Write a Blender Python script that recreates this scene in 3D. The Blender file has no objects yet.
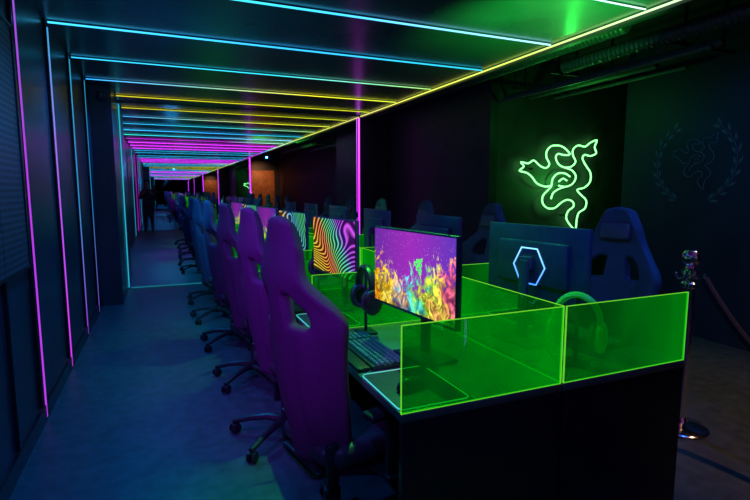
import bpy, bmesh, math, random
from mathutils import Vector, Matrix, Euler
random.seed(4)
SC=bpy.context.scene
COL=SC.collection
SC.view_settings.view_transform='Standard'

# ---------------------------------------------------------------- materials
def newmat(name):
    m=bpy.data.materials.new(name); m.use_nodes=True
    nt=m.node_tree; nt.nodes.clear()
    out=nt.nodes.new('ShaderNodeOutputMaterial')
    return m,nt,out
def pmat(name,c,rough=.5,metal=0,var=.25,scale=12,bump=0.0,emit=None,es=0,coat=0,spec=.5):
    m,nt,out=newmat(name)
    p=nt.nodes.new('ShaderNodeBsdfPrincipled')
    tc=nt.nodes.new('ShaderNodeTexCoord')
    n=nt.nodes.new('ShaderNodeTexNoise'); n.inputs['Scale'].default_value=scale; n.inputs['Detail'].default_value=5
    nt.links.new(tc.outputs['Object'],n.inputs['Vector'])
    r=nt.nodes.new('ShaderNodeValToRGB')
    r.color_ramp.elements[0].position=.3; r.color_ramp.elements[1].position=.7
    r.color_ramp.elements[0].color=[x*(1-var) for x in c]+[1]
    r.color_ramp.elements[1].color=[min(1,x*(1+var)) for x in c]+[1]
    nt.links.new(n.outputs['Fac'],r.inputs['Fac'])
    nt.links.new(r.outputs['Color'],p.inputs['Base Color'])
    p.inputs['Roughness'].default_value=rough; p.inputs['Metallic'].default_value=metal
    p.inputs['Coat Weight'].default_value=coat; p.inputs['Specular IOR Level'].default_value=spec
    if bump:
        b=nt.nodes.new('ShaderNodeBump'); b.inputs['Strength'].default_value=bump; b.inputs['Distance'].default_value=.01
        nt.links.new(n.outputs['Fac'],b.inputs['Height']); nt.links.new(b.outputs['Normal'],p.inputs['Normal'])
    if emit:
        p.inputs['Emission Color'].default_value=list(emit)+[1]; p.inputs['Emission Strength'].default_value=es
    nt.links.new(p.outputs[0],out.inputs[0])
    return m
def ledmat(name,cols,strength,axis=0):
    m,nt,out=newmat(name)
    e=nt.nodes.new('ShaderNodeEmission'); e.inputs['Strength'].default_value=strength
    tc=nt.nodes.new('ShaderNodeTexCoord'); s=nt.nodes.new('ShaderNodeSeparateXYZ')
    nt.links.new(tc.outputs['Generated'],s.inputs[0])
    r=nt.nodes.new('ShaderNodeValToRGB'); el=r.color_ramp.elements
    while len(el)<len(cols): el.new(.5)
    for i,c in enumerate(cols):
        el[i].position=i/max(1,len(cols)-1); el[i].color=list(c)+[1]
    nt.links.new(s.outputs[axis],r.inputs['Fac']); nt.links.new(r.outputs[0],e.inputs['Color'])
    nt.links.new(e.outputs[0],out.inputs[0])
    return m
CY=(.03,.5,.9); CYW=(.25,.85,1); BL=(.02,.2,1); MG=(.6,.03,.8); PU=(.35,.04,.9); YE=(.85,.85,.02); GR=(.05,1,.08); YG=(.6,1,.1); WH=(.7,1,.8)

M_floor=pmat('polished_concrete',(.06,.08,.10),.42,0,.3,14,.12)
M_wall=pmat('black_wall_paint',(.02,.024,.035),.45,0,.3,4)
M_alcove=pmat('alcove_wall_paint',(.045,.05,.05),.6,0,.2,4)
M_wallgloss=pmat('black_gloss_wall_panel',(.03,.045,.07),.3,0,.2,2)
M_ceil=pmat('black_ceiling_panel',(.06,.09,.11),.25,0,.2,2)
M_ceil2=pmat('black_upper_ceiling',(.02,.022,.025),.7,0,.3,5,.2)
M_navy=pmat('navy_wall_paint',(.025,.028,.06),.6,0,.25,2)
M_chair=pmat('purple_lit_chair_fabric',(.11,.042,.12),.75,0,.10,90,.08,spec=.2)  # purple light tinted into the black fabric's base colour
M_chair2=pmat('blue_lit_chair_fabric',(.035,.045,.07),.7,0,.08,90,.06,spec=.3)  # same chair fabric with blue light put into its base colour
M_chairtrim=pmat('chair_cushion_leather',(.05,.04,.06),.5,0,.1,60,.05)
M_plastic=pmat('black_plastic',(.02,.02,.025),.4,0,.2,30)
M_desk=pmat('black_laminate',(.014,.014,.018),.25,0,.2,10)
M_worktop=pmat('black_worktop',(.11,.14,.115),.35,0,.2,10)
M_mon=pmat('monitor_plastic',(.028,.03,.065),.38,0,.2,20)
M_chrome=pmat('chrome',(.9,.9,.92),.12,1,.05,5)
M_rope=pmat('black_velvet_rope',(.008,.008,.01),.9,0,.4,60,.5)
M_duct=pmat('ribbed_duct_foil',(.06,.055,.07),.35,.4,.3,20)
M_pipe=pmat('painted_pipe',(.1,.1,.1),.5,0,.2,20)
M_key=pmat('keycap_plastic',(.10,.12,.15),.4,0,.2,40,0,(.0,.3,.5),.05)
M_mousepad=pmat('mouse_mat_cloth',(.03,.035,.04),.6,0,.3,80,.1)
M_headset=pmat('green_lit_headset_plastic',(.06,.45,.05),.4,0,.2,20,0,(.02,.6,.02),.12)  # emission stands in for green light from the acrylic
M_headset2=pmat('green_lit_headset_pad',(.03,.12,.03),.4,0,.2,20,0,(.02,.5,.02),.03)  # ear pads tinted and emitting green for the same acrylic-lit look
M_headset3=pmat('black_headset_plastic',(.018,.03,.02),.35,0,.2,20)
M_skin=pmat('skin',(.5,.3,.22),.5,0,.1,20)
M_shirt=pmat('dark_shirt_cloth',(.06,.05,.08),.8,0,.2,40)
M_trouser=pmat('dark_trouser_cloth',(.03,.03,.045),.8,0,.2,40)
M_hair=pmat('dark_hair',(.03,.02,.015),.6,0,.4,80)
M_wood=pmat('bronze_panel',(.35,.16,.07),.5,0,.3,6)
M_emblem=pmat('faint_emblem_paint',(.05,.08,.12),.5,0,.2,20,0,(.02,.08,.13),.07)

def mirror():
    m,nt,out=newmat('mirror_glass'); p=nt.nodes.new('ShaderNodeBsdfPrincipled')
    p.inputs['Base Color'].default_value=(.85,.85,.90,1); p.inputs['Metallic'].default_value=1; p.inputs['Roughness'].default_value=.01
    nt.links.new(p.outputs[0],out.inputs[0]); return m
M_mirror=mirror()
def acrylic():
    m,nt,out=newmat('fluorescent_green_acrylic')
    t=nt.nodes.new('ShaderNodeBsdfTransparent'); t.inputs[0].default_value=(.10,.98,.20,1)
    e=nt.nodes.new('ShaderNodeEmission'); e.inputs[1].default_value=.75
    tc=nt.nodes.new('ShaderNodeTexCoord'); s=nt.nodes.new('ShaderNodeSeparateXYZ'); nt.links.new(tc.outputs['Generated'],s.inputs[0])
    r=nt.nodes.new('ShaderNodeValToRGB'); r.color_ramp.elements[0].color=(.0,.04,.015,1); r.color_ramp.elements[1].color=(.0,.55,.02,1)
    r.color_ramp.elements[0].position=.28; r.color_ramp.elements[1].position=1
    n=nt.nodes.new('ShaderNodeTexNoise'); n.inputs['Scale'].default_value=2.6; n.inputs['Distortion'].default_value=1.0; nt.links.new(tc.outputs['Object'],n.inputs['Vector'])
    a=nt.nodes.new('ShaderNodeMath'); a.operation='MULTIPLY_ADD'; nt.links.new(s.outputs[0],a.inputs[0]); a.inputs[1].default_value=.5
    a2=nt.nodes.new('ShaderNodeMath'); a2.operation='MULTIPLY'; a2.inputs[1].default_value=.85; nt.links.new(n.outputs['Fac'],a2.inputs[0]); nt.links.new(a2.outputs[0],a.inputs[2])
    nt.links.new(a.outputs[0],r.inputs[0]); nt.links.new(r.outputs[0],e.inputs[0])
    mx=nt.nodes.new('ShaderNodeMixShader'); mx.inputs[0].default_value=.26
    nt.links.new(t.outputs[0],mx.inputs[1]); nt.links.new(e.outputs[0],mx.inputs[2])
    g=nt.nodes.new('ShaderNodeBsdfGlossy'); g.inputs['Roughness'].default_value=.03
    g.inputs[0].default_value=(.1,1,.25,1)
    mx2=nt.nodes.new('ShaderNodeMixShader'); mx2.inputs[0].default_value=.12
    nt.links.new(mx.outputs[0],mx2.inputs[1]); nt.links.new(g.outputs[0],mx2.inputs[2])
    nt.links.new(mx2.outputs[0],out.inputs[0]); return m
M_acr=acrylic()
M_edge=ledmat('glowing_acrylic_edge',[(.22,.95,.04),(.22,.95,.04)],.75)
M_neon=ledmat('green_neon_tube',[(.20,1,.24),(.20,1,.24)],3.2)
M_mark=ledmat('green_screen_mark',[(.1,.95,.15),(.1,.95,.15)],1.1)
M_hex=ledmat('blue_light_ring',[(.05,.25,1),(.2,.6,1)],2.0,2)
M_padglow=ledmat('mouse_mat_glow',[(.1,.9,1),(.45,1,.5)],.8)

def ramp(nt,cols,pos=None,const=False):
    r=nt.nodes.new('ShaderNodeValToRGB'); el=r.color_ramp.elements
    while len(el)<len(cols): el.new(.5)
    for i,c in enumerate(cols):
        el[i].position=pos[i] if pos else i/max(1,len(cols)-1); el[i].color=list(c)+[1]
    if const: r.color_ramp.interpolation='CONSTANT'
    return r
def screenmat(name,kind,pal,strength=1.0,seed=0.0):
    m,nt,out=newmat(name); L=nt.links
    tc=nt.nodes.new('ShaderNodeTexCoord'); mp=nt.nodes.new('ShaderNodeMapping')
    mp.inputs['Location'].default_value=(seed,0,0)
    L.new(tc.outputs['Generated'],mp.inputs[0])
    s=nt.nodes.new('ShaderNodeSeparateXYZ'); L.new(tc.outputs['Generated'],s.inputs[0])
    n=nt.nodes.new('ShaderNodeTexNoise'); n.inputs['Scale'].default_value=5; n.inputs['Detail'].default_value=6; n.inputs['Distortion'].default_value=2.2
    L.new(mp.outputs[0],n.inputs['Vector'])
    def math_(op,a,b):
        k=nt.nodes.new('ShaderNodeMath'); k.operation=op
        for i,v in enumerate((a,b)):
            if isinstance(v,(int,float)): k.inputs[i].default_value=v
            else: L.new(v,k.inputs[i])
        return k.outputs[0]
    e=nt.nodes.new('ShaderNodeEmission'); e.inputs[1].default_value=strength
    if kind=='burst':
        u=math_('SUBTRACT',1.0,s.outputs[1])
        n3=nt.nodes.new('ShaderNodeTexNoise'); n3.inputs['Scale'].default_value=6; n3.inputs['Detail'].default_value=3
        mp2=nt.nodes.new('ShaderNodeMapping'); mp2.inputs['Location'].default_value=(5+seed,2,3); L.new(tc.outputs['Generated'],mp2.inputs[0]); L.new(mp2.outputs[0],n3.inputs['Vector'])
        uu=math_('ADD',u,math_('MULTIPLY',math_('SUBTRACT',n3.outputs['Fac'],.5),.8))
        cr=ramp(nt,pal); L.new(uu,cr.inputs[0])
        mp3=nt.nodes.new('ShaderNodeMapping'); mp3.inputs['Scale'].default_value=(1,1.7,.75); mp3.inputs['Location'].default_value=(seed+2,1,0); L.new(tc.outputs['Generated'],mp3.inputs[0])
        n2=nt.nodes.new('ShaderNodeTexNoise'); n2.inputs['Scale'].default_value=8; n2.inputs['Detail'].default_value=9; n2.inputs['Roughness'].default_value=.62; n2.inputs['Distortion'].default_value=1.3
        L.new(mp3.outputs[0],n2.inputs['Vector'])
        streak=ramp(nt,[(.04,.01,.14),(.3,.32,.35),(1,1,1)],[.36,.48,.62]); L.new(n2.outputs['Fac'],streak.inputs[0])
        mul=nt.nodes.new('ShaderNodeMixRGB'); mul.blend_type='MULTIPLY'; mul.inputs[0].default_value=.95
        L.new(cr.outputs[0],mul.inputs[1]); L.new(streak.outputs[0],mul.inputs[2])
        bg=ramp(nt,[(.11,.02,.28),(.26,.02,.38),(.09,.03,.38)]); L.new(u,bg.inputs[0])
        v=nt.nodes.new('ShaderNodeTexVoronoi'); v.inputs['Scale'].default_value=34; L.new(mp.outputs[0],v.inputs['Vector'])
        sp=ramp(nt,[(.9,.5,1),(0,0,0)],[.0,.18]); L.new(v.outputs['Distance'],sp.inputs[0])
        add=nt.nodes.new('ShaderNodeMixRGB'); add.blend_type='ADD'; add.inputs[0].default_value=.5
        L.new(bg.outputs[0],add.inputs[1]); L.new(sp.outputs[0],add.inputs[2])
        edge=math_('ADD',s.outputs[2],math_('MULTIPLY',math_('SUBTRACT',n2.outputs['Fac'],.5),-1.6))
        side=math_('MULTIPLY',math_('ABSOLUTE',math_('SUBTRACT',u,.42),0),.6)
        edge=math_('SUBTRACT',edge,side)
        mk=ramp(nt,[(0,0,0),(1,1,1)],[.20,.40]); L.new(edge,mk.inputs[0])
        mx=nt.nodes.new('ShaderNodeMixRGB'); L.new(mk.outputs[0],mx.inputs[0]); L.new(mul.outputs[0],mx.inputs[1]); L.new(add.outputs[0],mx.inputs[2])
        L.new(mx.outputs[0],e.inputs[0])
    else:
        nc_=nt.nodes.new('ShaderNodeTexNoise'); nc_.inputs['Scale'].default_value=1.3; nc_.inputs['Detail'].default_value=0.0; nc_.inputs['Distortion'].default_value=.35
        L.new(mp.outputs[0],nc_.inputs['Vector'])
        f=math_('ADD',math_('MULTIPLY',nc_.outputs['Fac'],1.2),math_('MULTIPLY',math_('ADD',s.outputs[2],math_('MULTIPLY',s.outputs[1],1.4)),.45))
        fr=math_('FRACT',math_('MULTIPLY',f,13.0),0)
        st=ramp(nt,[(.02,.005,.04),(.03,.005,.06),(1,1,1),(.05,.01,.08)],[0,.45,.68,.95]); L.new(fr,st.inputs[0])
        u=math_('ADD',math_('SUBTRACT',1.0,s.outputs[1]),math_('MULTIPLY',math_('SUBTRACT',s.outputs[2],.5),.5))
        cr=ramp(nt,pal); L.new(u,cr.inputs[0])
        mul=nt.nodes.new('ShaderNodeMixRGB'); mul.blend_type='MULTIPLY'; mul.inputs[0].default_value=.97
        L.new(cr.outputs[0],mul.inputs[1]); L.new(st.outputs[0],mul.inputs[2]); L.new(mul.outputs[0],e.inputs[0])
    L.new(e.outputs[0],out.inputs[0]); return m
S_burst=screenmat('colour_burst_display','burst',[(1,.35,.01),(1,.6,.02),(1,.8,.1),(.9,.5,.3),(.1,.7,.85),(.1,.8,.4),(.6,.95,.05),(1,.9,.1),(1,.5,.1),(1,.15,.3)],1.35)
S_wave=screenmat('rainbow_wave_display','wave',[(.9,.7,.05),(1,.45,.05),(1,.25,.1),(.2,.8,.2),(.1,.8,.5),(.4,.1,.9),(.6,.08,.8)],1.3)
S_wave2=screenmat('green_wave_display','wave',[(1,.5,.05),(.9,.6,.1),(.1,.5,.8),(.1,.8,.3)],1.2,1)
S_burst2=screenmat('green_burst_display','burst',[(.1,.9,.3),(.3,1,.1),(.9,.9,.1),(.1,.8,.7)],.8,3)

# ---------------------------------------------------------------- mesh builder
class B:
    def __init__(s): s.bm=bmesh.new()
    def box(s,c,size,bev=0,rot=None,seg=2,taper=None):
        M=Matrix.Translation(c)@(Euler(rot).to_matrix().to_4x4() if rot else Matrix.Identity(4))@Matrix.Diagonal((*size,1))
        r=bmesh.ops.create_cube(s.bm,size=1,matrix=M); vs=r['verts']
        if bev:
            es=set(e for v in vs for e in v.link_edges)
            bmesh.ops.bevel(s.bm,geom=list(es),offset=bev,segments=seg,affect='EDGES',profile=.5)
        return s
    def lathe(s,prof,M=None,seg=24):
        M=M or Matrix.Identity(4); rings=[]
        for r,z in prof:
            if r<1e-6: rings.append([s.bm.verts.new(M@Vector((0,0,z)))])
            else: rings.append([s.bm.verts.new(M@Vector((r*math.cos(2*math.pi*i/seg),r*math.sin(2*math.pi*i/seg),z))) for i in range(seg)])
        for a,b in zip(rings,rings[1:]):
            for i in range(seg):
                j=(i+1)%seg
                if len(a)==1 and len(b)==1: continue
                if len(a)==1: s.bm.faces.new((a[0],b[j],b[i]))
                elif len(b)==1: s.bm.faces.new((a[i],a[j],b[0]))
                else: s.bm.faces.new((a[i],a[j],b[j],b[i]))
        for k in (0,-1):
            if len(rings[k])>1:
                s.bm.faces.new(rings[k] if k else rings[k][::-1])
        return s
    def tube(s,pts,r,closed=False,seg=8,flat=1.0):
        pts=[Vector(p) for p in pts]; n=len(pts); rr=r if isinstance(r,(list,tuple)) else [r]*n
        rings=[]; prev=None
        for i,p in enumerate(pts):
            if closed: t=pts[(i+1)%n]-pts[i-1]
            else: t=pts[min(i+1,n-1)]-pts[max(i-1,0)]
            t.normalize()
            if prev is None:
                a=Vector((0,0,1)) if abs(t.z)<.9 else Vector((1,0,0)); nrm=t.cross(a).normalized()
            else:
                nrm=(prev-t*prev.dot(t)).normalized()
            prev=nrm; bn=t.cross(nrm)
            rings.append([s.bm.verts.new(p+rr[i]*(math.cos(2*math.pi*k/seg)*nrm+flat*math.sin(2*math.pi*k/seg)*bn)) for k in range(seg)])
        for i in range(n if closed else n-1):
            a=rings[i]; b=rings[(i+1)%n]
            off=0
            if closed and i==n-1:
                off=min(range(seg),key=lambda o:sum((a[k].co-b[(k+o)%seg].co).length for k in range(seg)))
            for k in range(seg):
                s.bm.faces.new((a[k],a[(k+1)%seg],b[(k+1+off)%seg],b[(k+off)%seg]))
        if not closed:
            s.bm.faces.new(rings[0][::-1]); s.bm.faces.new(rings[-1])
        return s
    def obj(s,name,mat,parent=None,loc=None,rot=None,angle=35,label=None):
        bmesh.ops.recalc_face_normals(s.bm,faces=s.bm.faces[:])
        me=bpy.data.meshes.new(name); s.bm.to_mesh(me); s.bm.free()
        for p in me.polygons: p.use_smooth=True
        me.set_sharp_from_angle(angle=math.radians(angle))
        me.materials.append(mat)
        o=bpy.data.objects.new(name,me); COL.objects.link(o)
        if parent: o.parent=parent
        if loc: o.location=loc
        if rot: o.rotation_euler=rot
        if label: o['label']=label
        return o
def empty(name,loc=(0,0,0),rot=(0,0,0)):
    o=bpy.data.objects.new(name,None); o.empty_display_size=.1; COL.objects.link(o); o.location=loc; o.rotation_euler=rot; return o
def tag(o,label,cat,group=None):
    o['label']=label; o['category']=cat
    if group: o['group']=group
    return o
def copy_thing(root,loc,rot):
    def cp(o,par):
        c=o.copy(); COL.objects.link(c)
        if par: c.parent=par
        for ch in list(o.children): cp(ch,c)
        return c
    c=cp(root,None); c.location=loc; c.rotation_euler=rot; return c
def structure(name,lo,hi,mat):
    lo=Vector(lo); hi=Vector(hi)
    o=B().box((0,0,0),hi-lo).obj(name,mat,loc=(lo+hi)/2); o['kind']='structure'; return o
RZ=lambda a:Matrix.Rotation(a,4,'Z'); RX=lambda a:Matrix.Rotation(a,4,'X'); RY=lambda a:Matrix.Rotation(a,4,'Y'); T=lambda *v:Matrix.Translation(v)

# ---------------------------------------------------------------- camera
psi=math.radians(23.1); th=math.radians(6.84)
F=Vector((math.sin(psi)*math.cos(th),math.cos(psi)*math.cos(th),-math.sin(th)))
R=Vector((math.cos(psi),-math.sin(psi),0)); U=R.cross(F)
cam=bpy.data.cameras.new('camera'); co=bpy.data.objects.new('camera',cam); COL.objects.link(co)
cam.sensor_width=36; cam.lens=24; cam.clip_start=.05
co.matrix_world=Matrix.Translation((0,0,1.45))@Matrix((R,U,-F)).transposed().to_4x4()
SC.camera=co

# ---------------------------------------------------------------- room
CH=2.7; XL=-.74; XR=3.2; YM=8.1; YB=-3.2
structure('floor',(-.9,-6.1,-.1),(6.7,8.4,0),M_floor)
structure('wall_left',(XL-.12,-6,0),(XL,8.3,3.1),M_wallgloss)
structure('wall_front',(XL,YM+.05,0),(3.75,8.3,3.1),M_wall)
structure('wall_inner',(3.75,5.2,0),(3.87,8.3,3.1),M_wall)
structure('wall_alcove',(3.87,5.2,0),(6.6,5.32,3.1),M_alcove)
structure('wall_far',(6.48,4.17,0),(6.6,5.2,3.1),M_wall)
structure('wall_right',(4.83,-6,0),(4.95,4.17,3.1),M_navy)
structure('wall_side',(4.95,4.05,0),(6.6,4.17,3.1),M_wall)
structure('wall_behind',(XL,YB-.2,0),(XR,YB-.05,3.1),M_wall)
structure('wall_back',(XL,-6.12,0),(4.83,-6,3.1),M_wall)
structure('ceiling',(XL,YB-.05,CH),(XR,YM+.05,CH+.12),M_ceil)
structure('ceiling_upper',(XR,-6,3.1),(6.6,8.3,3.2),M_ceil2)
structure('trim_1',(XR,YB,2.66),(XR+.06,YM,3.1),M_wall)
structure('wall_column',(XL,7.02,0),(-.5,8.04,CH),M_wallgloss)
for i,y in enumerate([2.95,3.5,4.5,5.5,6.5]):
    structure('trim_%d'%(i+2),(XL,y-.012,0.12),(XL+.02,y+.012,CH),M_desk)
structure('baseboard_left',(XL,YB,0),(XL+.015,7.0,.1),M_desk)

def perf():
    m,nt,out=newmat('perforated_metal'); L=nt.links
    tc=nt.nodes.new('ShaderNodeTexCoord'); v=nt.nodes.new('ShaderNodeTexVoronoi'); v.inputs['Scale'].default_value=30; v.inputs['Randomness'].default_value=.0
    L.new(tc.outputs['Object'],v.inputs['Vector'])
    r=ramp(nt,[(.002,.002,.003),(.10,.11,.14)],[.38,.44]); L.new(v.outputs['Distance'],r.inputs[0])
    p=nt.nodes.new('ShaderNodeBsdfPrincipled'); p.inputs['Roughness'].default_value=.45; L.new(r.outputs[0],p.inputs['Base Color']); L.new(p.outputs[0],out.inputs[0]); return m
M_perf=perf()
pp=empty('perforated_panel',(XL+.012,2.9,1.68)); tag(pp,'dark perforated metal panel fixed on the black wall','wall panel')
B().box((0,0,0),(.016,1.06,1.32)).obj('mesh_sheet',M_perf,pp)
B().box((.004,0,.665),(.024,1.1,.02)).box((.004,0,-.665),(.024,1.1,.02)).box((.004,.54,0),(.024,.02,1.34)).box((.004,-.54,0),(.024,.02,1.34)).obj('panel_frame',M_plastic,pp)

# ---------------------------------------------------------------- LED strips
def led(p0,p1,mat,label,group,w=.015,nrm=None):
    p0=Vector(p0); p1=Vector(p1); d=p1-p0; c=(p0+p1)/2; L=d.length
    ax=0 if abs(d.x)>abs(d.y) and abs(d.x)>abs(d.z) else (1 if abs(d.y)>abs(d.z) else 2)
    s=[w,w,w]; s[ax]=L
    e=empty('led_strip_light',c); tag(e,label,'light strip',group)
    B().box((0,0,0),s,.002).obj('diffuser',mat,e)
    h=[w*.7]*3; h[ax]=L
    n=Vector(nrm)
    for a in range(3):
        if abs(n[a])>.5: h[a]=.008
    B().box(-n*(w/2+.004),h).obj('housing',M_plastic,e)
    return e
colsets={7.6:[(.8,.7,.02),(.7,.8,.02)],6.6:[(.02,.35,.9),(.2,.5,.4),(.8,.75,.02),(.65,.8,.05)],
 5.6:[(.03,.45,.9),(.03,.6,.7),(.35,.7,.15)],4.52:[(.05,.55,1),(.03,.4,.9),(.02,.45,.6)],3.52:[(.03,.75,.6),(.05,.5,.95),(.35,.75,1)],
 2.6:[MG,MG,MG,MG,(.4,.8,.9),(.6,1,.8)]}
strips=[(7.6,'yellow'),(6.6,'blue to yellow'),(5.6,'cyan'),(4.52,'cyan'),(3.52,'cyan'),(2.6,'magenta and white'),(1.6,'magenta'),(.6,'magenta'),(-.4,'magenta'),(-1.4,'cyan'),(-2.4,'cyan')]
simple={'magenta':[MG,MG],'cyan':[CY,CY],'yellow':[YE,YE]}
for y,nm in strips:
    cs=colsets.get(y) or simple[nm]
    x0=XL+.03 if y<7 else -.48
    m=ledmat('ceiling_led',cs,(1.9 if nm!='magenta' else 2.8) if y<7 else 1.3,0)
    w_=.012 if 3<y<5 else .009
    if nm=='magenta': w_=.017
    led((x0,y,CH-w_/2-.008),(XR-.06,y,CH-w_/2-.008),m,'thin %s glowing strip across the black ceiling'%nm,'light strips across the ceiling',nrm=(0,0,-1),w=w_)
m=ledmat('long_ceiling_led',[MG,MG,CY,(.6,1,.6),(.6,1,.5),(.6,.85,.15),(.7,.8,.1),(.7,.7,.1),(.7,.65,.2)],1.6,1)
led((XR-.02,YB+.02,CH-.0145),(XR-.02,YM-.02,CH-.0145),m,'long pale green and yellow strip running along ceiling edge','light strips along the ceiling edge',nrm=(0,0,-1),w=.013)
wallcols={3.6:[(.45,.04,.75),(.4,.04,.7),(.25,.08,.6)],4.6:[MG,(.4,.08,.8),(.03,.35,.7)],5.6:[PU,(.04,.35,.8),(.03,.5,.8)],6.6:[(.2,.08,.7),(.03,.3,.7),(.03,.4,.7)],-.4:[CY,CY],-2.4:[MG,MG]}
for y in wallcols:
    m=ledmat('wall_led',wallcols[y],1.2 if y<5 else .8,2)
    led((XL+.0125,y,.02),(XL+.0125,y,CH-.03),m,'upright %s light strip on the black wall'%('magenta' if 3<y<4.7 else 'violet and cyan'),'upright wall light strips',w=.009,nrm=(1,0,0))
# mirrors
mr=empty('wall_mirror',(1.34,YM+.03,0)); tag(mr,'huge floor-to-ceiling mirror at the end of the aisle','mirror')
B().box((0,0,CH/2),(3.68,.02,CH-.02)).obj('mirror_glass_sheet',M_mirror,mr)
mr2=empty('wall_mirror',(1.24,YB-.03,0)); tag(mr2,'huge floor-to-ceiling mirror on the opposite end wall','mirror')
B().box((0,0,CH/2),(3.88,.02,CH-.02)).obj('mirror_glass_sheet',M_mirror,mr2)
led((-.488,YM,.02),(-.488,YM,CH-.04),ledmat('mirror_led_l',[(.02,.4,.6),(.02,.45,.6)],1.0,2),'dim cyan strip along the mirror side','mirror edge strips',w=.014,nrm=(0,-1,0))
led((-.46,YM,.014),(3.1,YM,.014),ledmat('mirror_led_b',[(.02,.35,.5),(.02,.3,.5)],.5,0),'dim cyan strip along the mirror foot','mirror edge strips',w=.012,nrm=(0,-1,0))
led((XR-.05,YM-.02,.02),(XR-.05,YM-.02,CH-.04),ledmat('mirror_led_r',[PU,MG,(.7,.1,1)],2.2,2),'bright purple upright strip beside the mirror','mirror edge strips',w=.022,nrm=(0,-1,0))
led((XR-.05,YB+.03,.02),(XR-.05,YB+.03,CH-.04),ledmat('post_led',[PU,MG],4,2),'bright purple upright strip','upright posts',w=.035,nrm=(1,0,0))
bp=B().box((0,0,1.2),(1.3,.03,1.6),.01).obj('wall_panel',M_wood,loc=(4.0,-5.96,.3)); tag(bp,'warm bronze wall panel','wall panel')

# ---------------------------------------------------------------- three-headed snake mark
def catmull(P,n=8,closed=False):
    P=[Vector(p) for p in P]; out=[]; N=len(P)
    rng=range(N if closed else N-1)
    for i in rng:
        p0=P[(i-1)%N] if closed or i>0 else P[0]; p1=P[i]; p2=P[(i+1)%N]; p3=P[(i+2)%N] if closed or i+2<N else P[-1]
        for k in range(n):
            t=k/n
            out.append(.5*((2*p1)+(-p0+p2)*t+(2*p0-5*p1+4*p2-p3)*t*t+(-p0+3*p1-3*p2+p3)*t**3))
    if not closed: out.append(P[-1])
    return out
SN_OUT=[(519,165),(526,166),(531,163),(537,168),(543,170),(546,166),(543,160),(543,154),(547,149),(554,148),(560,150),(566,156),(560,157),(554,156),(552,160),(555,166),(561,169),(568,168),(572,163),(569,157),(569,151),(574,147),(581,148),(586,144),(593,141),(591,148),(593,154),(587,157),(581,156),(579,160),(583,167),(588,174),(588,183),(582,189),(575,191),(579,196),(585,202),(584,210),(578,214),(576,221),(575,231),(569,226),(565,219),(567,212),(572,208),(571,203),(565,201),(559,204),(553,209),(546,209),(541,204),(541,197),(546,191),(549,187),(543,188),(535,185),(530,179),(525,175),(518,173),(522,169)]
SN_I1=[(549,187),(550,180),(555,175),(562,175),(567,178)]
SN_I2=[(561,169),(569,172),(573,178),(570,185),(563,188),(556,187)]
SN_I3=[(549,200),(551,194),(557,190),(563,188)]
SN_I4=[(556,183),(560,180),(564,182)]
def trisk():
    f=lambda P:[Vector(((x-557)/44,(186-y)/44,0)) for x,y in P]
    return [(catmull(f(SN_OUT),3,True),True)]+[(catmull(f(P),4),False) for P in (SN_I1,SN_I2,SN_I3,SN_I4)]
def trisk_tube(b,M,r,seg=6):
    for pts,cl_ in trisk():
        b.tube([M@p for p in pts],r,cl_,seg)
def basis(o,x,y,s):
    x=Vector(x);y=Vector(y);z=x.cross(y)
    return Matrix.Translation(o)@Matrix((x,y,z)).transposed().to_4x4()@Matrix.Scale(s,4)
ns=empty('neon_sign',(4.82,5.13,1.52)); tag(ns,'green neon three-headed snake emblem glowing on black wall','neon sign')
b=B(); trisk_tube(b,basis((0,0,0),(1.32,0,0),(0,0,1.03),.565),.0105,8); b.obj('neon_tube',M_neon,ns)
for x,z in ((-.45,.2),(.3,.3),(.1,-.4)):
    B().lathe([(.012,0),(.012,.07)],T(x,.07,z)@RX(math.pi/2)).obj('tube_mount',M_plastic,ns)

em=empty('wall_emblem',(4.826,3.34,1.72)); tag(em,'faint teal round snake emblem with laurel wreath painted on wall','emblem')
Mw=basis((0,0,0),(0,-1,0),(0,0,1),1)
b=B(); trisk_tube(b,Mw@Matrix.Scale(.26,4),.005,4); b.obj('snake_mark',M_emblem,em)
for side in (-1,1):
    b=B()
    for i in range(9):
        a=math.radians(-60+i*15)
        for dr,ta in ((.43,.9),(.375,-.35)):
            c=Vector((side*dr*math.cos(a),dr*math.sin(a),0)); ang=math.atan2(math.cos(a),-side*math.sin(a))-side*ta*.5
            d=Vector((math.cos(ang),math.sin(ang),0)); nn=Vector((-d.y,d.x,0))
            pts=[c-d*.045,c+nn*.015,c+d*.045,c-nn*.015]
            b.bm.faces.new([b.bm.verts.new(Mw@p) for p in pts])
    pts=[Mw@Vector((side*.40*math.cos(math.radians(a)),.40*math.sin(math.radians(a)),0)) for a in range(-66,66,8)]
    b.tube(pts,.004,False,4)
    b.obj('laurel_branch',M_emblem,em)

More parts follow.
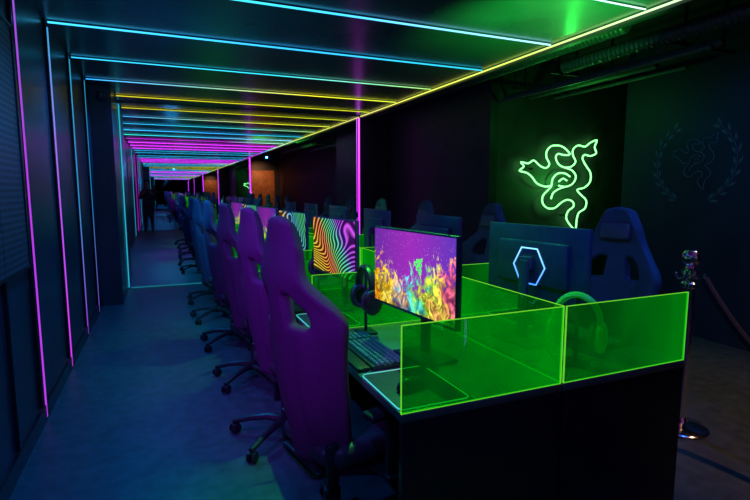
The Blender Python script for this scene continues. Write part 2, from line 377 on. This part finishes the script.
# ---------------------------------------------------------------- ducts and pipes
def duct(x,z,y0,y1,r,label):
    p=.045; n=int((y1-y0)/p); prof=[(r*.5,0)]
    for i in range(n): prof+= [(r*.84,i*p),(r*.9,i*p+.010),(r,i*p+.017),(r,i*p+.03),(r*.9,i*p+.038)]
    prof.append((r*.5,n*p))
    o=B().lathe(prof,RX(-math.pi/2),18).obj('air_duct',M_duct,loc=(x,y0,z),angle=60); tag(o,label,'duct','ribbed ducts under ceiling')
duct(3.62,2.62,.4,3.9,.06,'dark ribbed flexible air duct under the ceiling')
duct(3.42,2.74,3.0,7.9,.07,'dark ribbed flexible air duct under the ceiling')
for x,z,y0,y1,r in ((3.86,2.52,2.6,5.15,.02),(3.98,2.58,2.6,5.15,.025),(4.3,2.6,3.4,5.15,.03),(4.7,2.62,3.4,5.15,.02)):
    o=B().lathe([(r,0),(r,y1-y0)],RX(-math.pi/2),12).obj('ceiling_pipe',M_pipe,loc=(x,y0,z)); tag(o,'painted pipe running under the upper ceiling','pipe','pipes under the ceiling')
for y in (3.0,4.2,5.0):
    b=B().box((4.25,y,2.66),(1.0,.03,.03)).box((4.1,y,2.88),(.02,.02,.44)).box((4.6,y,2.88),(.02,.02,.44))
    o=b.obj('pipe_hanger',M_plastic); tag(o,'black steel hanger bar holding pipes','hanger','pipe hangers')

sc=empty('security_camera',(-.60,6.93,2.60)); tag(sc,'small dark dome camera mounted on the column','camera')
B().box((0,.045,0),(.06,.09,.05),.01).obj('mount',M_plastic,sc)
B().lathe([(0,-.09),(.03,-.082),(.045,-.06),(.05,-.03),(.05,.0),(.03,.02)],None,16).obj('dome',M_mon,sc)

# ---------------------------------------------------------------- desks
DX0=.66; DXC=1.315; DX1=1.97; Y0=1.34; DH=.75; N=6
def make_desk():
    e=empty('gaming_desk')
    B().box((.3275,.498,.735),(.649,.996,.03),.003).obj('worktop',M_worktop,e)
    B().box((.327,.0125,.36),(.645,.022,.719)).obj('side_panel',M_desk,e)
    B().box((.327,.984,.36),(.645,.022,.719)).obj('side_panel',M_desk,e)
    B().box((.64,.498,.45),(.016,.94,.52)).obj('back_panel',M_desk,e)
    B().box((.62,.498,.67),(.02,.9,.06),.004).obj('cable_tray',M_plastic,e)
    return e
d0=make_desk(); d0.location=(DX0,Y0,0); tag(d0,'black laminate gaming desk in a long row','desk','rows of gaming desks')
for k in range(N):
    if k: copy_thing(d0,(DX0,Y0+k,0),(0,0,0))
    copy_thing(d0,(DX1,Y0+k+.996,0),(0,0,math.pi))
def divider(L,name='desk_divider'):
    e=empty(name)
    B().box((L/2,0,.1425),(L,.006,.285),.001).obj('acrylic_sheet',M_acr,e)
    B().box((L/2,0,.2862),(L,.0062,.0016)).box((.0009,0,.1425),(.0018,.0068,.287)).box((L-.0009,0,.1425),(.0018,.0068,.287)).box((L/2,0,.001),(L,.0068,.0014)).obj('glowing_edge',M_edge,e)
    return e
g='green acrylic desk dividers'
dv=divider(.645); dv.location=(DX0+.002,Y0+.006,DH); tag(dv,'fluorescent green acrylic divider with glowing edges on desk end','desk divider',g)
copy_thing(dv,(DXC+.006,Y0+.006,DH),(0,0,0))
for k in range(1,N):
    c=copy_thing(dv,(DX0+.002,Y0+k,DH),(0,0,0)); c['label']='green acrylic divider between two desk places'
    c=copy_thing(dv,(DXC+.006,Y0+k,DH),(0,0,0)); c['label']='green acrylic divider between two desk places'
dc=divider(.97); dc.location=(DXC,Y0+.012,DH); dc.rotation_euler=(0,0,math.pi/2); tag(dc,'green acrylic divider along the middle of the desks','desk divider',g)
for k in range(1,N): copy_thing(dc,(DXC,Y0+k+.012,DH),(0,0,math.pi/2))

# ---------------------------------------------------------------- chair
def smoothstep(a,b,x):
    t=max(0,min(1,(x-a)/(b-a))); return t*t*(3-2*t)
def interp(tab,z):
    for (a,va),(b_,vb) in zip(tab,tab[1:]):
        if z<=b_: 
            t=(z-a)/(b_-a); return va+(vb-va)*max(0,t)
    return tab[-1][1]
WT=[(.42,.15),(.50,.18),(.62,.205),(.78,.225),(.88,.242),(.96,.265),(1.00,.268),(1.05,.240),(1.10,.192),(1.15,.150),(1.20,.132),(1.26,.116),(1.32,.092),(1.36,.064)]
XB=lambda z:-.125-.10*(z-.42)/.9-.02*math.sin((z-.42)*3.2)
def make_back():
    bm=bmesh.new(); nr=34; nc=24; z0=.42; z1=1.36
    def P(i,j):
        z=z0+(z1-z0)*i/nr; u=-1+2*j/nc; w=interp(WT,z)
        xb=XB(z)
        wing=.10*(1-smoothstep(1.0,1.15,z))+.025
        x=xb+wing*abs(u)**1.8
        if .5<z<1.0: x-=.018*math.exp(-((abs(u)-.52)/.09)**2)*min(1,(z-.5)/.1)*min(1,(1.0-z)/.1)
        if z>1.12: x+=.02*smoothstep(1.12,1.3,z)
        return Vector((x,u*w,z-.02*abs(u)**2*(z>1.25)))
    V=[[bm.verts.new(P(i,j)) for j in range(nc+1)] for i in range(nr+1)]
    for i in range(nr):
        zc=z0+(z1-z0)*(i+.5)/nr
        for j in range(nc):
            u=abs(-1+2*(j+.5)/nc)
            if .975<zc<1.09 and .24+.9*max(0,zc-1.03)<u<.60-1.6*max(0,zc-1.02): continue
            bm.faces.new((V[i][j],V[i][j+1],V[i+1][j+1],V[i+1][j]))
    me=bpy.data.meshes.new('b'); bm.to_mesh(me); bm.free()
    o=bpy.data.objects.new('b',me); COL.objects.link(o)
    s=o.modifiers.new('s','SOLIDIFY'); s.thickness=.055; s.offset=0; s.use_even_offset=True
    ss=o.modifiers.new('ss','SUBSURF'); ss.levels=1; ss.render_levels=1
    dg=bpy.context.evaluated_depsgraph_get(); me2=bpy.data.meshes.new_from_object(o.evaluated_get(dg))
    bpy.data.objects.remove(o)
    for p in me2.polygons: p.use_smooth=True
    me2.materials.clear(); me2.materials.append(M_chair)
    return me2
def make_chair():
    e=empty('gaming_chair')
    bo=bpy.data.objects.new('backrest',make_back()); COL.objects.link(bo); bo.parent=e
    B().box((XB(1.2)+.05,0,1.23),(.05,.17,.10),.022,rot=(0,-.1,0),seg=3).obj('head_cushion',M_chairtrim,e)
    B().box((XB(.66)+.055,0,.66),(.06,.28,.26),.028,rot=(0,-.1,0),seg=3).obj('lumbar_cushion',M_chairtrim,e)
    b=B().box((.07,0,.475),(.42,.34,.075),.03,seg=3).box((.08,.19,.485),(.38,.08,.09),.035,seg=3).box((.08,-.19,.485),(.38,.08,.09),.035,seg=3)
    b.obj('seat',M_chairtrim,e)
    b=B().box((0,0,.405),(.30,.24,.05),.012).box((-.06,0,.41),(.18,.30,.03),.01)
    for s in (-1,1):
        b.box((-.105,s*.185,.47),(.05,.035,.15),.012)
        b.box((.1,s*.22,.415),(.06,.06,.02),.004)
    b.obj('tilt_mechanism',M_plastic,e)
    for s in (-1,1):
        b=B().box((.09,s*.25,.405),(.06,.12,.022),.006).box((.09,s*.285,.52),(.05,.03,.25),.01).box((.09,s*.28,.655),(.22,.07,.03),.013,seg=3)
        b.obj('armrest',M_plastic,e)
    B().lathe([(.035,.10),(.035,.24),(.025,.245),(.025,.39)],None,16).obj('gas_lift',M_plastic,e)
    b=B(); b.lathe([(.03,.075),(.05,.08),(.05,.12),(.035,.135)],None,20)
    for k in range(5):
        a=k*2*math.pi/5+math.pi+.5
        d=Vector((math.cos(a),math.sin(a),0))
        pts=[d*.03+Vector((0,0,.108)),d*.12+Vector((0,0,.115)),d*.22+Vector((0,0,.10)),d*.31+Vector((0,0,.075)),d*.335+Vector((0,0,.07))]
        b.tube(pts,[.030,.026,.022,.018,.016],False,8,.8)
    b.obj('star_base',M_plastic,e)
    for k in range(5):
        a=k*2*math.pi/5+math.pi+.5
        b=B()
        for s in (-1,1):
            b.lathe([(0,-.009),(.024,-.009),(.03,-.005),(.03,.005),(.024,.009),(0,.009)],T(0,s*.017,.03)@RX(math.pi/2),18)
        b.lathe([(.012,.028),(.012,.068)],None,10)
        b.box((0,0,.05),(.04,.05,.014),.005)
        b.obj('caster',M_plastic,e,loc=(.325*math.cos(a),.325*math.sin(a),0),rot=(0,0,random.uniform(0,3)))
    return e
left=[(.59,1.83,12),(.63,2.80,13),(.62,3.80,11),(.59,4.80,8),(.56,5.82,12),(.56,6.82,6)]
right=[(2.10,1.93,196),(2.01,3.0,181),(2.01,4.0,179),(2.01,5.0,180),(2.01,5.94,182),(2.01,6.88,179)]
c0=make_chair()
gl='black gaming chairs along the desks'
back2=None
for i,(x,y,a) in enumerate(left+right):
    c=c0 if i==0 else copy_thing(c0,(x,y,0),(0,0,0))
    c.location=(x,y,0); c.rotation_euler=(0,0,math.radians(a))
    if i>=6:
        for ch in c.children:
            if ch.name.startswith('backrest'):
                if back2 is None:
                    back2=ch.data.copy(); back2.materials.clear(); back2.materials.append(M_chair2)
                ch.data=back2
    tag(c,('high-backed gaming chair lit purple tucked at desk' if i<3 else 'high-backed gaming chair lit teal blue tucked at desk' if i<6 else 'dark high-backed gaming chair lit blue on the far desk side'),'chair',gl)

# ---------------------------------------------------------------- monitors
def make_monitor(smat,hexa=True):
    e=empty('monitor')
    W=.60;H=.345;zc=.365
    B().box((.012,0,zc),(.024,W,H),.006).box((.032,0,zc),(.03,.42,.20),.012).obj('monitor_housing',M_mon,e)
    b=B(); b.bm.faces.new([b.bm.verts.new(v) for v in ((-.0008,-W/2+.008,zc-H/2+.014),(-.0008,W/2-.008,zc-H/2+.014),(-.0008,W/2-.008,zc+H/2-.008),(-.0008,-W/2+.008,zc+H/2-.008))])
    b.obj('display',smat,e)
    B().box((.078,0,.20),(.022,.05,.36),.006).box((.06,0,zc),(.04,.06,.06),.006).obj('stand_neck',M_mon,e)
    B().box((.075,0,.007),(.17,.24,.012),.005).obj('stand_base',M_mon,e)
    if hexa:
        b=B(); hp=[(.0495,.095*math.cos(math.radians(60*i)),zc-.015+.095*math.sin(math.radians(60*i))) for i in range(6)]
        b.tube(hp,.0035,True,6); b.obj('light_ring',M_hex,e)
    return e
mons=[S_burst,S_wave,S_wave2,S_burst2,S_wave2,S_burst2]
labs=['monitor showing purple screen with orange and green colour burst','monitor showing rainbow wavy contour stripes','monitor showing orange and cyan waves','monitor showing green and yellow pattern','monitor showing orange and cyan waves','monitor showing green and yellow pattern']
gm='monitors on the desks'
for k in range(N):
    m_=make_monitor(mons[k],k==0); m_.location=(.915,1.78+k,DH+.002); m_.rotation_euler=(0,0,math.radians(6)); tag(m_,labs[k],'monitor',gm)
    if k==0:
        b=B(); trisk_tube(b,basis((-.004,-.06,.40),(0,-1,0),(0,0,1),.032),.0022,5); b.obj('screen_emblem',M_mark,m_)
m0=make_monitor(S_burst2,True); m0.location=(1.60,1.83,DH+.002); m0.rotation_euler=(0,0,math.radians(180+6)); tag(m0,'navy monitor seen from behind with glowing blue hexagon ring','monitor',gm)
m1=make_monitor(S_burst2,False); 
for k in range(1,N):
    c=m1 if k==1 else copy_thing(m1,(0,0,0),(0,0,0))
    c.location=(1.66,1.83+k,DH+.002); c.rotation_euler=(0,0,math.radians(177)); tag(c,'dark navy monitor seen from behind','monitor',gm)

# ---------------------------------------------------------------- keyboards, mats, mice, headsets
kb=empty('keyboard')
B().box((0,0,.010),(.15,.45,.016),.004).obj('keyboard_body',M_plastic,kb)
b=B()
for r in range(6):
    y=-.215; x=.060-r*.0225
    for c in range(20):
        if r==5 and 4<=c<=9: 
            if c==4: b.box((x,y+c*.0222+.06,.024),(.0175,.125,.014),.003,seg=1)
            continue
        if c in (15,): continue
        b.box((x,y+c*.0222,.024),(.0160,.0160,.014),.004,seg=1)
kc=b.obj('keycaps',M_key,kb); kc['kind']='stuff'
B().box((-.107,0,.009),(.055,.44,.014),.006).obj('wrist_rest',M_plastic,kb)
kb.location=(.80,1.95,DH+.001); kb.rotation_euler=(0,0,0); tag(kb,'black full-size mechanical keyboard with wrist rest','keyboard','keyboards on the desks')
for k in range(1,N): copy_thing(kb,(.80,1.95+k,DH+.001),(0,0,0))
for k in range(N): copy_thing(kb,(1.81,1.78+k,DH+.001),(0,0,math.pi))
mp=empty('mouse_mat')
B().box((0,0,.002),(.26,.33,.004),.0015).obj('mat_surface',M_mousepad,mp)
b=B(); hx,hy,rc=.132,.167,.02; pts=[]
for cx,cy,a0 in ((hx-rc,hy-rc,0),(-hx+rc,hy-rc,90),(-hx+rc,-hy+rc,180),(hx-rc,-hy+rc,270)):
    for s in range(5):
        a=math.radians(a0+s*22.5); pts.append((cx+rc*math.cos(a),cy+rc*math.sin(a),.0035))
b.tube(pts,.0022,True,6); b.obj('glowing_rim',M_padglow,mp)
mp.location=(.80,1.53,DH+.001); tag(mp,'black mouse mat with glowing cyan rim at desk corner','mouse mat','mouse mats on the desks')
for k in range(1,N): copy_thing(mp,(.80,1.53+k,DH+.001),(0,0,0))
for k in range(N): copy_thing(mp,(1.82,2.165+k,DH+.001),(0,0,math.pi))
mo=empty('mouse')
bm=bmesh.new(); bmesh.ops.create_uvsphere(bm,u_segments=20,v_segments=12,radius=1)
for v in bm.verts:
    x,y,z=v.co; v.co=Vector((x*.062,y*.033*(1-.12*x-.1*(1-x*x)),max(z,-.25)*.036*(1-.25*x)+.010))
me=bpy.data.meshes.new('mouse_shell'); bm.to_mesh(me); bm.free()
for p in me.polygons: p.use_smooth=True
me.materials.append(M_plastic); o=bpy.data.objects.new('mouse_shell',me); COL.objects.link(o); o.parent=mo
B().lathe([(.003,-.004),(.009,-.004),(.009,.004),(.003,.004)],T(.036,0,.034)@RX(math.pi/2),14).obj('scroll_wheel',M_key,mo)
mo.location=(.78,1.50,DH+.0055); mo.rotation_euler=(0,0,.2); tag(mo,'black computer mouse resting on the mouse mat','mouse','mice on the desks')
for k in range(1,N): copy_thing(mo,(.80,1.52+k,DH+.0055),(0,0,.1))
for k in range(N): copy_thing(mo,(1.80,2.16+k,DH+.0055),(0,0,math.pi))
def headset(mat,padmat,lift=.0,th=.012,cable=False):
    e=empty('headset')
    z0=.072+lift; zb=.125+lift
    pts=[(0,.088*math.cos(a),zb+.105*math.sin(a)) for a in [math.radians(-12+i*204/20) for i in range(21)]]
    b=B(); b.tube(pts,th,False,8,1.6); b.obj('headband',mat,e)
    for s in (-1,1):
        b=B(); b.lathe([(.02,-.018),(.05,-.014),(.056,0),(.05,.012),(.034,.018)],T(0,s*.094,z0)@Matrix.Diagonal((.85,1,1.15,1))@RX(math.pi/2),20)
        b.obj('ear_cup',mat,e)
        b=B(); tr=[(.040*math.cos(t),s*.068,z0+.049*math.sin(t)) for t in [i*math.pi/9 for i in range(18)]]
        b.tube(tr,.013,True,8); b.obj('ear_pad',padmat,e)
    B().box((0,0,.006),(.09,.10,.012),.004).lathe([(.008,.01),(.008,zb+.10)],None,10).obj('stand',M_plastic,e)
    if cable:
        cp=catmull([(.0,.10,z0-.05),(.02,.12,.05),(.03,.10,.006),(.06,.05,.005),(.09,.03,.005),(.10,-.02,.005),(.09,-.06,.005)],6)
        B().tube(cp,.003,False,6).obj('cable',padmat,e)
    return e
hs=headset(M_headset,M_headset2,.055,.013,True); hs.location=(1.51,1.48,DH+.001); hs.rotation_euler=(0,0,math.radians(30)); tag(hs,'green-lit gaming headset standing on the desk','headset','headsets on the desks')
h2=headset(M_headset3,M_chairtrim,.10,.013); h2.location=(.90,2.225,DH+.001); h2.rotation_euler=(0,0,math.radians(0)); tag(h2,'black gaming headset standing beside monitor','headset','headsets on the desks')
for k in range(1,4): copy_thing(h2,(.96,2.225+k,DH+.001),(0,0,0))

# ---------------------------------------------------------------- stanchions
def stanchion(loc):
    e=empty('rope_barrier_post',loc); tag(e,'chrome rope barrier post with ball top','barrier post','rope barrier posts')
    B().lathe([(0,0),(.155,0),(.16,.008),(.15,.018),(.09,.03),(.045,.045),(.035,.07)],None,40).obj('foot',M_chrome,e)
    B().lathe([(.032,.04),(.032,.88)],None,24).obj('post',M_chrome,e)
    B().lathe([(.03,.87),(.044,.88),(.044,.90),(.034,.912),(.034,.95),(.052,.962),(.052,.98),(.03,.992),(.024,1.005),(.04,1.02),(.052,1.045),(.048,1.075),(.03,1.098),(0,1.106)],None,28).obj('finial',M_chrome,e)
    for s in range(4):
        a=s*math.pi/2+.4
        B().tube([(.032*math.cos(a),.032*math.sin(a),.935),(.062*math.cos(a),.062*math.sin(a),.922),(.075*math.cos(a),.075*math.sin(a),.945),(.07*math.cos(a),.07*math.sin(a),.962)],.009,False,6).obj('rope_hook',M_chrome,e)
    return e
stanchion((2.87,1.96,0)); stanchion((2.75,.25,0))
b=B(); pts=[]
p0=Vector((2.87,1.875,.94)); p1=Vector((2.76,.335,.94))
for i in range(31):
    t=i/30; p=p0.lerp(p1,t); p.z-=.52*4*t*(1-t); pts.append(p)
b.tube(pts,.023,False,10); rp=b.obj('barrier_rope',M_rope); tag(rp,'black velvet rope sagging between chrome posts','rope')

# ---------------------------------------------------------------- person seen in the mirror
def person(loc,rz):
    e=empty('person',loc,(0,0,rz)); tag(e,'person in dark clothes standing holding a camera','person')
    V=[(0,0,.95),(0,0,1.10),(0,0,1.28),(0,.0,1.42),(0,.01,1.50),(0,.02,1.58),(0,.025,1.68),(0,.02,1.76)]
    Rd=[(.15,.11),(.13,.10),(.155,.11),(.13,.09),(.055,.055),(.07,.08),(.078,.095),(.045,.055)]
    E=[(0,1),(1,2),(2,3),(3,4),(4,5),(5,6),(6,7)]
    for s in (-1,1):
        n=len(V); V+=[(s*.17,0,1.40),(s*.25,.03,1.15),(s*.16,.22,1.30),(s*.09,.27,1.40)]; Rd+=[(.06,.06),(.045,.045),(.035,.035),(.03,.03)]
        E+=[(3,n),(n,n+1),(n+1,n+2),(n+2,n+3)]
        hnd=n+3
        n=len(V); V+=[(s*.09,0,.86),(s*.10,.01,.48),(s*.11,-.01,.10),(s*.12,.10,.04)]; Rd+=[(.09,.095),(.06,.065),(.042,.045),(.04,.03)]
        E+=[(0,n),(n,n+1),(n+1,n+2),(n+2,n+3)]
        for f in range(4):
            n2=len(V); z=1.375+f*.018
            V+=[(s*.085,.30,z),(s*.055,.325,z),(s*.04,.31,z)]; Rd+=[(.010,.010),(.009,.009),(.008,.008)]
            E+=[(hnd,n2),(n2,n2+1),(n2+1,n2+2)]
    me=bpy.data.meshes.new('p'); me.from_pydata(V,E,[]); o=bpy.data.objects.new('p',me); COL.objects.link(o)
    o.modifiers.new('k','SKIN'); su=o.modifiers.new('s','SUBSURF'); su.levels=2
    for i,sv in enumerate(me.skin_vertices[0].data): sv.radius=Rd[i]; sv.use_root=(i==0)
    dg=bpy.context.evaluated_depsgraph_get(); m2=bpy.data.meshes.new_from_object(o.evaluated_get(dg)); bpy.data.objects.remove(o)
    m2.materials.clear()
    for mm in (M_shirt,M_trouser,M_skin): m2.materials.append(mm)
    for p in m2.polygons:
        p.use_smooth=True; c=p.center
        p.material_index=2 if (c.z>1.49 or c.y>.235 and c.z>1) else (1 if c.z<.95 else 0)
    bo=bpy.data.objects.new('body',m2); COL.objects.link(bo); bo.parent=e
    bm=bmesh.new(); bmesh.ops.create_uvsphere(bm,u_segments=18,v_segments=12,radius=1)
    for v in bm.verts: v.co=Vector((v.co.x*.088,v.co.y*.098-.005-.02*(v.co.z<0),max(v.co.z,-.55)*.10+1.71+(.05 if v.co.y>.35 and v.co.z<.4 else 0)))
    mh=bpy.data.meshes.new('hair'); bm.to_mesh(mh); bm.free(); mh.materials.append(M_hair)
    for p in mh.polygons: p.use_smooth=True
    h=bpy.data.objects.new('hair',mh); COL.objects.link(h); h.parent=e
PX,PY=-.41,-2.75
person((PX,PY,0),0)
hc=empty('camera_body',(PX,PY+.34,1.40)); tag(hc,'small black photo camera held in both hands','camera')
B().box((0,0,0),(.07,.05,.07),.01).box((0,-.005,.045),(.04,.03,.025),.006).obj('housing',M_plastic,hc)
B().lathe([(.028,0),(.03,.05),(.026,.055)],T(0,.02,0)@RX(-math.pi/2),20).obj('lens',M_plastic,hc)

# ---------------------------------------------------------------- coloured lights added without fixtures
def pt(name,loc,col,power,size=.0,kind='POINT',target=None,angle=100):
    l=bpy.data.lights.new(name,kind); l.color=col; l.energy=power; l.shadow_soft_size=size
    o=bpy.data.objects.new(name,l); COL.objects.link(o); o.location=loc
    if kind=='SPOT':
        l.spot_size=math.radians(angle); l.spot_blend=.8
        o.rotation_euler=(Vector(target)-Vector(loc)).to_track_quat('-Z','Y').to_euler()
    return o
pt('purple_fill',(-.5,.5,1.9),(.42,.0,1),80,.02,'SPOT',(.45,2.0,1.05),42)  # added fills colouring the near chair backs purple
pt('purple_fill',(-.6,1.8,2.2),(.40,.0,1),75,.02,'SPOT',(.5,3.1,.9),60)
pt('blue_fill',(-.15,2.6,2.6),(.0,.25,1),52,.02,'SPOT',(-.15,2.6,0),150)  # added overhead fills turning the aisle floor blue
pt('blue_fill',(-.15,4.6,2.6),(.0,.28,1),65,.02,'SPOT',(-.15,4.6,0),150)
pt('blue_fill',(-.15,7.0,2.6),(.0,.25,1),60,.02,'SPOT',(-.15,7.0,0),150)
pt('blue_fill',(-.15,.8,2.6),(.0,.22,1),36,.02,'SPOT',(-.15,.8,0),150)
pt('blue_fill_point',(.3,4.2,1.9),(.01,.35,.9),10,.0)  # added mid-air point light tinting the ceiling blue
pt('teal_fill',(-.4,4.2,2.2),(.01,.5,.8),150,.02,'SPOT',(.5,5.6,.9),50)  # added fill giving the farther chairs a teal tone
pt('green_fill',(1.15,2.3,2.6),(.04,1,.08),170,.02,'SPOT',(1.0,1.9,.7),60)  # added green fills over the desktops
pt('green_fill',(1.3,4.8,2.6),(.06,1,.2),80,.02,'SPOT',(1.3,4.8,.7),90)
pt('green_ceiling_fill',(2.5,2.2,1.6),(.03,1,.08),300,.0,'SPOT',(2.7,3.0,2.7),70)  # unseen upward fill washing the ceiling green
pt('green_fill_point',(4.1,4.3,2.3),(.03,1,.08),3,.0)  # added point light greening the ducts and pipes
pt('neon_fill',(4.8,4.95,1.55),(.04,1,.08),5,.0)  # extra point light boosting the glow around the neon
pt('teal_fill',(3.6,2.0,2.5),(.02,.12,.6),30,.02,'SPOT',(4.8,2.8,1.3),90)  # added bluish fill for the right wall
pt('warm_spot',(3.6,.8,2.5),(1,.45,.25),80,.02,'SPOT',(3.5,1.7,0),70)  # added warm fill for the floor on the right
pt('warm_spot',(4.0,-4.6,2.6),(1,.4,.15),90,.02,'SPOT',(4.0,-6,1.5),90)
pt('blue_fill',(2.9,1.4,2.4),(.01,.15,1),80,.02,'SPOT',(1.9,2.6,1.0),100)  # added blue fill for the right-hand chairs
pt('blue_fill',(.9,.5,2.2),(.02,.15,1),80,.02,'SPOT',(1.95,1.9,1.12),34)  # added narrow blue fill for the near monitor's back
w=bpy.data.worlds.new('world'); SC.world=w; w.use_nodes=True
w.node_tree.nodes['Background'].inputs[0].default_value=(.01,.02,.05,1); w.node_tree.nodes['Background'].inputs[1].default_value=.15
